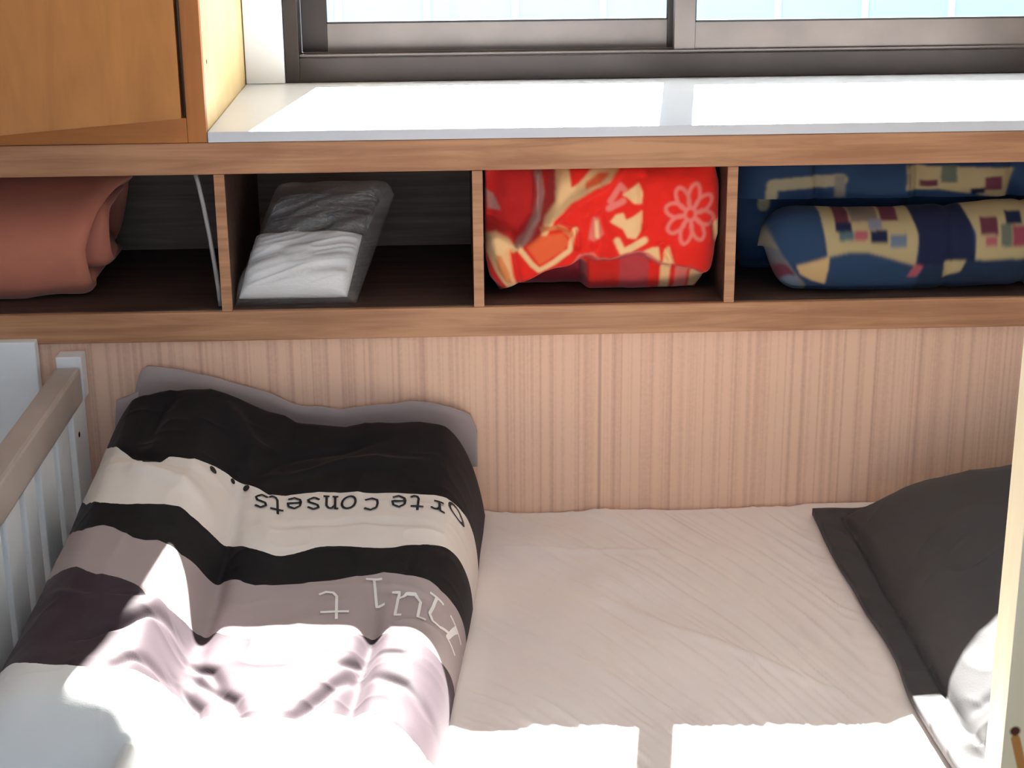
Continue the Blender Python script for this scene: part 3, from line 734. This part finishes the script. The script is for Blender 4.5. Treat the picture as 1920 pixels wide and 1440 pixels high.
# 3: red floral blanket
def red_px(x, z):
    px = 912+(x-.477)/.000974
    py = 330+(.340+(px-912)*.0000035-z)/.00101
    return (px-880)*3.692, (py-290)*3.692
RED, RED_SHADE, CREAM, PINK, ORNG = (.82, .022, .012), (.55, .020, .018), (.86, .54, .26), (.82, .20, .16), (.84, .13, .04)
GREYP = (.42, .20, .17)
flower = []
for k in range(8):
    a = k*math.pi/4+.25
    pts = []
    for b in np.linspace(0, 2*math.pi, 22):
        rr, ww = 108+72*math.cos(b), 40*math.sin(b)
        pts.append((1530+rr*math.cos(a)-ww*math.sin(a), 435+1.15*(rr*math.sin(a)+ww*math.cos(a))))
    flower.append(('line', pts, 13, PINK))
red_shapes = [
 ('poly', [(100, 100), (610, 100), (590, 330), (500, 560), (340, 650), (280, 560), (110, 540)], RED_SHADE),  # shade of the recessed fold, put into the red as a darker tone
 ('line', [(480, 170), (500, 300), (470, 450), (400, 580), (330, 640)], 26, GREYP),
 ('poly', [(110, 280), (170, 320), (220, 430), (130, 420)], GREYP),
 ('poly', [(600, 120), (690, 110), (700, 240), (760, 210), (850, 120), (1040, 115), (960, 200), (850, 250), (700, 330), (580, 450), (530, 560), (490, 560), (520, 440), (590, 330)], CREAM),
 ('poly', [(700, 110), (830, 115), (740, 190), (700, 215)], RED),
 ('poly', [(800, 210), (890, 150), (970, 150), (900, 210), (800, 250)], ORNG),
 ('poly', [(390, 640), (480, 560), (640, 540), (690, 600), (650, 660), (480, 760)], ORNG),
 ('line', [(340, 650), (430, 760), (480, 800), (580, 740), (690, 660), (715, 560), (730, 520)], 18, CREAM),
 ('line', [(500, 520), (560, 500), (640, 510), (700, 560)], 16, (.72, .24, .08)),
 ('poly', [(110, 560), (180, 545), (270, 590), (330, 660), (290, 690), (270, 640), (300, 850), (330, 930), (260, 945), (180, 830), (115, 690)], CREAM),
 ('poly', [(175, 690), (215, 700), (270, 820), (290, 900), (250, 890), (190, 800)], (.72, .24, .08)),
 ('poly', [(1050, 290), (1120, 250), (1170, 220), (1200, 290), (1190, 360), (1130, 350), (1090, 310)], CREAM),
 ('line', [(970, 330), (1040, 230), (1070, 260)], 20, PINK), ('line', [(960, 380), (1060, 330)], 22, PINK),
 ('poly', [(970, 470), (1010, 420), (1060, 410), (1080, 460), (1130, 440), (1195, 400), (1190, 520), (1150, 590), (1090, 580), (1060, 520), (1000, 490)], CREAM),
 ('poly', [(850, 440), (890, 440), (930, 560), (860, 610), (820, 590)], PINK), ('line', [(880, 470), (880, 570)], 14, CREAM),
 ('line', [(1020, 600), (1060, 680), (1120, 650), (1210, 600)], 24, CREAM),
 ('poly', [(1190, 680), (1260, 650), (1310, 650), (1330, 780), (1240, 720)], CREAM),
 ('poly', [(1380, 640), (1430, 790), (1340, 780), (1350, 690)], CREAM),
 ('poly', [(1700, 520), (1790, 450), (1770, 600), (1740, 660), (1715, 620)], CREAM),
 ('line', [(600, 795), (700, 790), (760, 700), (850, 690), (900, 740), (980, 745), (1080, 695), (1180, 680), (1240, 700), (1340, 785)], 9, PINK),
] + flower
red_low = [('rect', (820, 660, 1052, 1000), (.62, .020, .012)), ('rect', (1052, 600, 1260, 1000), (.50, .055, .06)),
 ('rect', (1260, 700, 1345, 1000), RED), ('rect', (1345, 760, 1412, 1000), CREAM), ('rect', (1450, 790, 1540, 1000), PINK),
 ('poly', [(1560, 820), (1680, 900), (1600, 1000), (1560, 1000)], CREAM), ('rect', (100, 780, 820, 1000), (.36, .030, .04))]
FLAP = [(60, 60), (1850, 60), (1850, 800), (1700, 885), (1640, 880), (1560, 830), (1430, 800), (1330, 785), (1180, 690), (980, 748), (870, 745), (800, 700),
        (700, 795), (600, 800), (520, 830), (420, 890), (330, 935), (250, 980), (190, 950), (60, 760)]
def red_out(u, v):
    zb, zt = Z3+.004, Z2-.003
    z = zb+(zt-zb)*v
    xl = np.interp(v, [0, .12, .3, .6, 1], [.500, .482, .474, .474, .476])
    xr = np.interp(v, [0, .08, .2, .45, .68, .85, 1], [.872, .885, .898, .908, .9075, .9065, .896])
    return xl+(xr-xl)*u, z
def red_depth(x, z, u, v):
    px, py = red_px(x, z)
    flap = in_poly(px, py, FLAP).astype(float)
    d = .060-.034*blur(flap, 3)
    bul = np.clip(1-np.abs(2*u-1)**4, 0, 1)**.5*np.clip(1-np.abs(2*v-1)**4, 0, 1)**.5
    d = d+.05*(1-bul)
    rec = in_poly(px, py, [(150, 90), (600, 90), (560, 330), (470, 520), (350, 640), (250, 560), (110, 500), (110, 300)]).astype(float)
    d += .050*blur(rec, 5)
    low = in_poly(px, py, [(250, 990), (420, 900), (560, 830), (700, 800), (800, 760), (820, 1010), (250, 1010)]).astype(float)
    d += .05*blur(low, 3)
    for pts, w, a in [([(560, 480), (720, 330), (900, 250), (1050, 130)], 40, -.012), ([(620, 500), (720, 530), (740, 640)], 24, .012), ([(820, 450), (850, 620)], 30, .008),
                      ([(1190, 200), (1200, 500)], 30, .007), ([(900, 430), (960, 620), (930, 730)], 30, .009), ([(280, 680), (330, 900)], 26, .010),
                      ([(150, 600), (240, 860)], 40, -.010), ([(1340, 640), (1420, 790)], 20, .008), ([(1700, 500), (1740, 700)], 24, .007), ([(480, 170), (470, 450), (340, 640)], 26, -.014)]:
        d += a*np.exp(-(line_dist(px, py, pts)/w)**2)
    d += .003*vnoise(x*40, z*40, 13)
    return np.clip(d, .006, .3)
def red_col(x, z):
    px, py = red_px(x, z)
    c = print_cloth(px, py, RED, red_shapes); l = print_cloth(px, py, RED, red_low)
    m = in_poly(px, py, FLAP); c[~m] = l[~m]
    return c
o = relief('floral_blanket', red_out, red_depth, red_col, M['red_cloth'], .40, (330, 190))
tag(o, 'bright red folded blanket with cream and pink flower print in a cubby', 'blanket')

# 4: blue patchwork quilts
def q_px(x, z):
    px = 1395+(x-.948)/.001025
    py = 320+(.339+(px-1395)*.000012-z)/.00102
    return (px-1360)*3.429, (py-290)*3.429
BLUE, NAVY, TAN, MAR, TEAL, PNK, GRN, LBL = (.024, .055, .125), (.011, .016, .052), (.46, .36, .19), (.13, .03, .05), (.09, .15, .18), (.40, .10, .12), (.13, .15, .11), (.14, .18, .25)
back_shapes = [('poly', [(830, 85), (1190, 60), (1190, 130), (1010, 105)], TAN), ('poly', [(1200, 60), (1750, 60), (1750, 170), (1200, 150)], (.020, .040, .11)),
 ('poly', [(1195, 148), (1880, 185), (1820, 365), (1400, 300), (1190, 300)], TAN), ('rect', (1410, 155, 1510, 260), GRN), ('rect', (1275, 240, 1390, 280), MAR), ('rect', (1690, 230, 1800, 312), MAR),
 ('rect', (1600, 300, 1690, 335), NAVY), ('poly', [(1760, 60), (2100, 60), (2100, 110), (1760, 112)], TAN), ('line', [(330, 420), (345, 250), (780, 225)], 36, (.36, .31, .20)),
 ('rect', (735, 200, 805, 330), (.22, .20, .17)), ('line', [(1210, 60), (1210, 330)], 4, NAVY)]
def bq_out(u, v):
    zb, zt = Z3+.003, Z2-.002
    z = zb+(zt-zb)*v
    xl = np.interp(v, [0, .15, .4, .6, .8, 1], [.985, .962, .955, .945, .944, .950])
    return xl+(1.815-xl)*u, z
def bq_depth(x, z, u, v):
    bul = np.clip(1-np.abs(2*v-1.05)**3.5, 0, 1)**.5*np.clip(1-np.abs(2*u-1)**12, 0, 1)**.5
    d = .112+.07*(1-bul)
    d += .062*np.clip((.270-z)/.012, 0, 1)
    for xs_ in (1.10, 1.29, 1.47, 1.66): d += .010*np.exp(-((x-xs_)/.010)**2)
    d += .004*vnoise(x*30, z*30, 14)
    return np.clip(d, .02, .4)
o = relief('patchwork_quilt', bq_out, bq_depth, lambda x, z: print_cloth(*q_px(x, z), BLUE, back_shapes), M['quilt_cloth'], .46, (560, 190))
tag(o, 'blue and cream patchwork quilt folded behind the rolled one, touching the board above', 'quilt')
roll_shapes = [('poly', [(590, 300), (640, 640), (780, 610), (900, 620), (1050, 665), (1190, 712), (1205, 520), (1150, 300)], TAN),
 ('rect', (690, 330, 780, 450), MAR), ('rect', (980, 300, 1090, 440), MAR), ('rect', (690, 440, 792, 490), NAVY), ('rect', (708, 490, 800, 542), TEAL), ('rect', (808, 490, 892, 542), PNK),
 ('rect', (908, 490, 1012, 560), NAVY), ('rect', (1030, 515, 1130, 590), LBL), ('rect', (790, 380, 960, 440), (.20, .15, .12)), ('rect', (900, 430, 985, 485), (.22, .22, .27)),
 ('poly', [(1130, 280), (1520, 280), (1556, 690), (1205, 720), (1205, 520)], NAVY),
 ('poly', [(1480, 330), (2200, 330), (2200, 680), (1560, 685), (1560, 520)], TAN), ('rect', (1590, 430, 1700, 530), MAR), ('rect', (1620, 540, 1692, 600), PNK), ('rect', (1715, 470, 1785, 605), GRN),
 ('rect', (1790, 480, 1872, 605), (.28, .05, .08)), ('rect', (1750, 400, 1850, 470), NAVY), ('rect', (1900, 480, 1990, 600), MAR), ('rect', (2010, 450, 2100, 600), TEAL),
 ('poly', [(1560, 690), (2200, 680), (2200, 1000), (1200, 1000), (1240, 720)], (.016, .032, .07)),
 ('poly', [(1370, 690), (1505, 685), (1480, 760), (1380, 800)], TAN), ('poly', [(1190, 700), (1245, 715), (1210, 790), (1150, 790)], PNK),
 ('poly', [(450, 690), (652, 636), (645, 830), (560, 800), (480, 750)], (.62, .42, .20)),
 ('line', [(235, 520), (300, 640), (400, 780), (470, 860)], 62, (.20, .18, .14)), ('line', [(310, 650), (340, 700)], 60, (.13, .13, .15)), ('line', [(370, 740), (400, 780)], 55, MAR), ('line', [(425, 810), (470, 880)], 50, LBL)]
# roll: axis along x, with rounded left end
na, nb_ = 640, 230
sx = np.linspace(0, 1, na); th = np.linspace(0, 2*math.pi, nb_)
SX, TH = np.meshgrid(sx, th, indexing='ij')
X = .995+(1.80-.995)*SX
prof = np.sqrt(np.clip(1-np.clip((1-SX/.085), 0, 1)**2.4, .0, 1))*.97+.03*np.clip(SX/.02, 0, 1)
rz, ry = .079, .068
lump = 1+.035*vnoise(X*9, TH*1.3, 15)-.07*np.exp(-((X-1.165)/.012)**2)*0-.05*np.exp(-((X-1.335)/.010)**2)-.05*np.exp(-((X-1.48)/.010)**2)+.015*vnoise(X*26, TH*3, 5)
lump = lump*(1-.0*TH); lump[:, -1] = lump[:, 0]
Yr = .086+ry*prof*lump*np.cos(TH)*1.0; Zr = Z3+.083+.006*np.sin(X*9)+rz*prof*lump*np.sin(TH)
Xr = X+.010*np.clip(1-SX/.09, 0, 1)*(-np.sin(TH))
Zr = np.clip(Zr, Z3+.002, Z2-.01); Yr = np.clip(Yr, .012, .4)
verts = np.stack([Xr, Yr, Zr], -1)
i_ = np.arange(na*nb_).reshape(na, nb_)
fc = np.stack([i_[:-1, :-1], i_[1:, :-1], i_[1:, 1:], i_[:-1, 1:]], -1).reshape(-1, 4).tolist()
fc += [i_[0, :].tolist(), i_[-1, ::-1].tolist()]
me = bpy.data.meshes.new('rolled_quilt'); me.from_pydata(verts.reshape(-1, 3).tolist(), [], fc)
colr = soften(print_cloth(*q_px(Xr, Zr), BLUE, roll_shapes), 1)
at = me.attributes.new('pattern', 'FLOAT_COLOR', 'POINT'); at.data.foreach_set('color', colr.reshape(-1).astype(np.float32))
bm = bmesh.new(); bm.from_mesh(me); bmesh.ops.remove_doubles(bm, verts=bm.verts, dist=1e-6); bmesh.ops.recalc_face_normals(bm, faces=bm.faces); bm.to_mesh(me); bm.free()
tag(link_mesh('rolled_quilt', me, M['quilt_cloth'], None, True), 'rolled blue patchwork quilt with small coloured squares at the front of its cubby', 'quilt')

# ------------------------------------------------------------------ light
sd = Vector((-.145, -1, -.918)).normalized()
su = bpy.data.lights.new('sun', 'SUN'); su.energy = SUN; su.angle = R(.53); su.color = (1, .965, .91)
so = bpy.data.objects.new('sun', su); C.objects.link(so); so.location = (2, 8, 8)
so.rotation_euler = sd.to_track_quat('-Z', 'Y').to_euler()
w = bpy.data.worlds.new('sky'); bpy.context.scene.world = w; w.use_nodes = True
nt = w.node_tree; bg = nt.nodes['Background']
bg.inputs[0].default_value = (.60, .78, 1.0, 1); bg.inputs[1].default_value = SKY

# ------------------------------------------------------------------ camera
cam = bpy.data.cameras.new('camera'); co_ = bpy.data.objects.new('camera', cam); C.objects.link(co_)
cam.sensor_width = 36; cam.lens = CAM_F/1920*36; cam.clip_start = .05
yaw, pit, rol = CAM_YPR
Fv = Vector((math.sin(yaw)*math.cos(pit), math.cos(yaw)*math.cos(pit), -math.sin(pit)))
Rv = Vector((math.cos(yaw), -math.sin(yaw), 0)); Uv = Rv.cross(Fv)
cr_, sr_ = math.cos(rol), math.sin(rol)
R2 = Rv*cr_-Uv*sr_; U2 = Rv*sr_+Uv*cr_
mw = Matrix((R2, U2, -Fv)).transposed().to_4x4(); mw.translation = Vector(CAM_POS)
co_.matrix_world = mw
sc = bpy.context.scene; sc.camera = co_
vs = sc.view_settings; vs.view_transform = 'Standard'; vs.look = 'None'; vs.exposure = EXPOSURE; vs.gamma = 1; vs.use_curve_mapping = False
sc.cycles.use_denoising = True
sc.cycles.max_bounces = 14; sc.cycles.diffuse_bounces = 8; sc.cycles.transparent_max_bounces = 12
sc.cycles.sample_clamp_indirect = 0
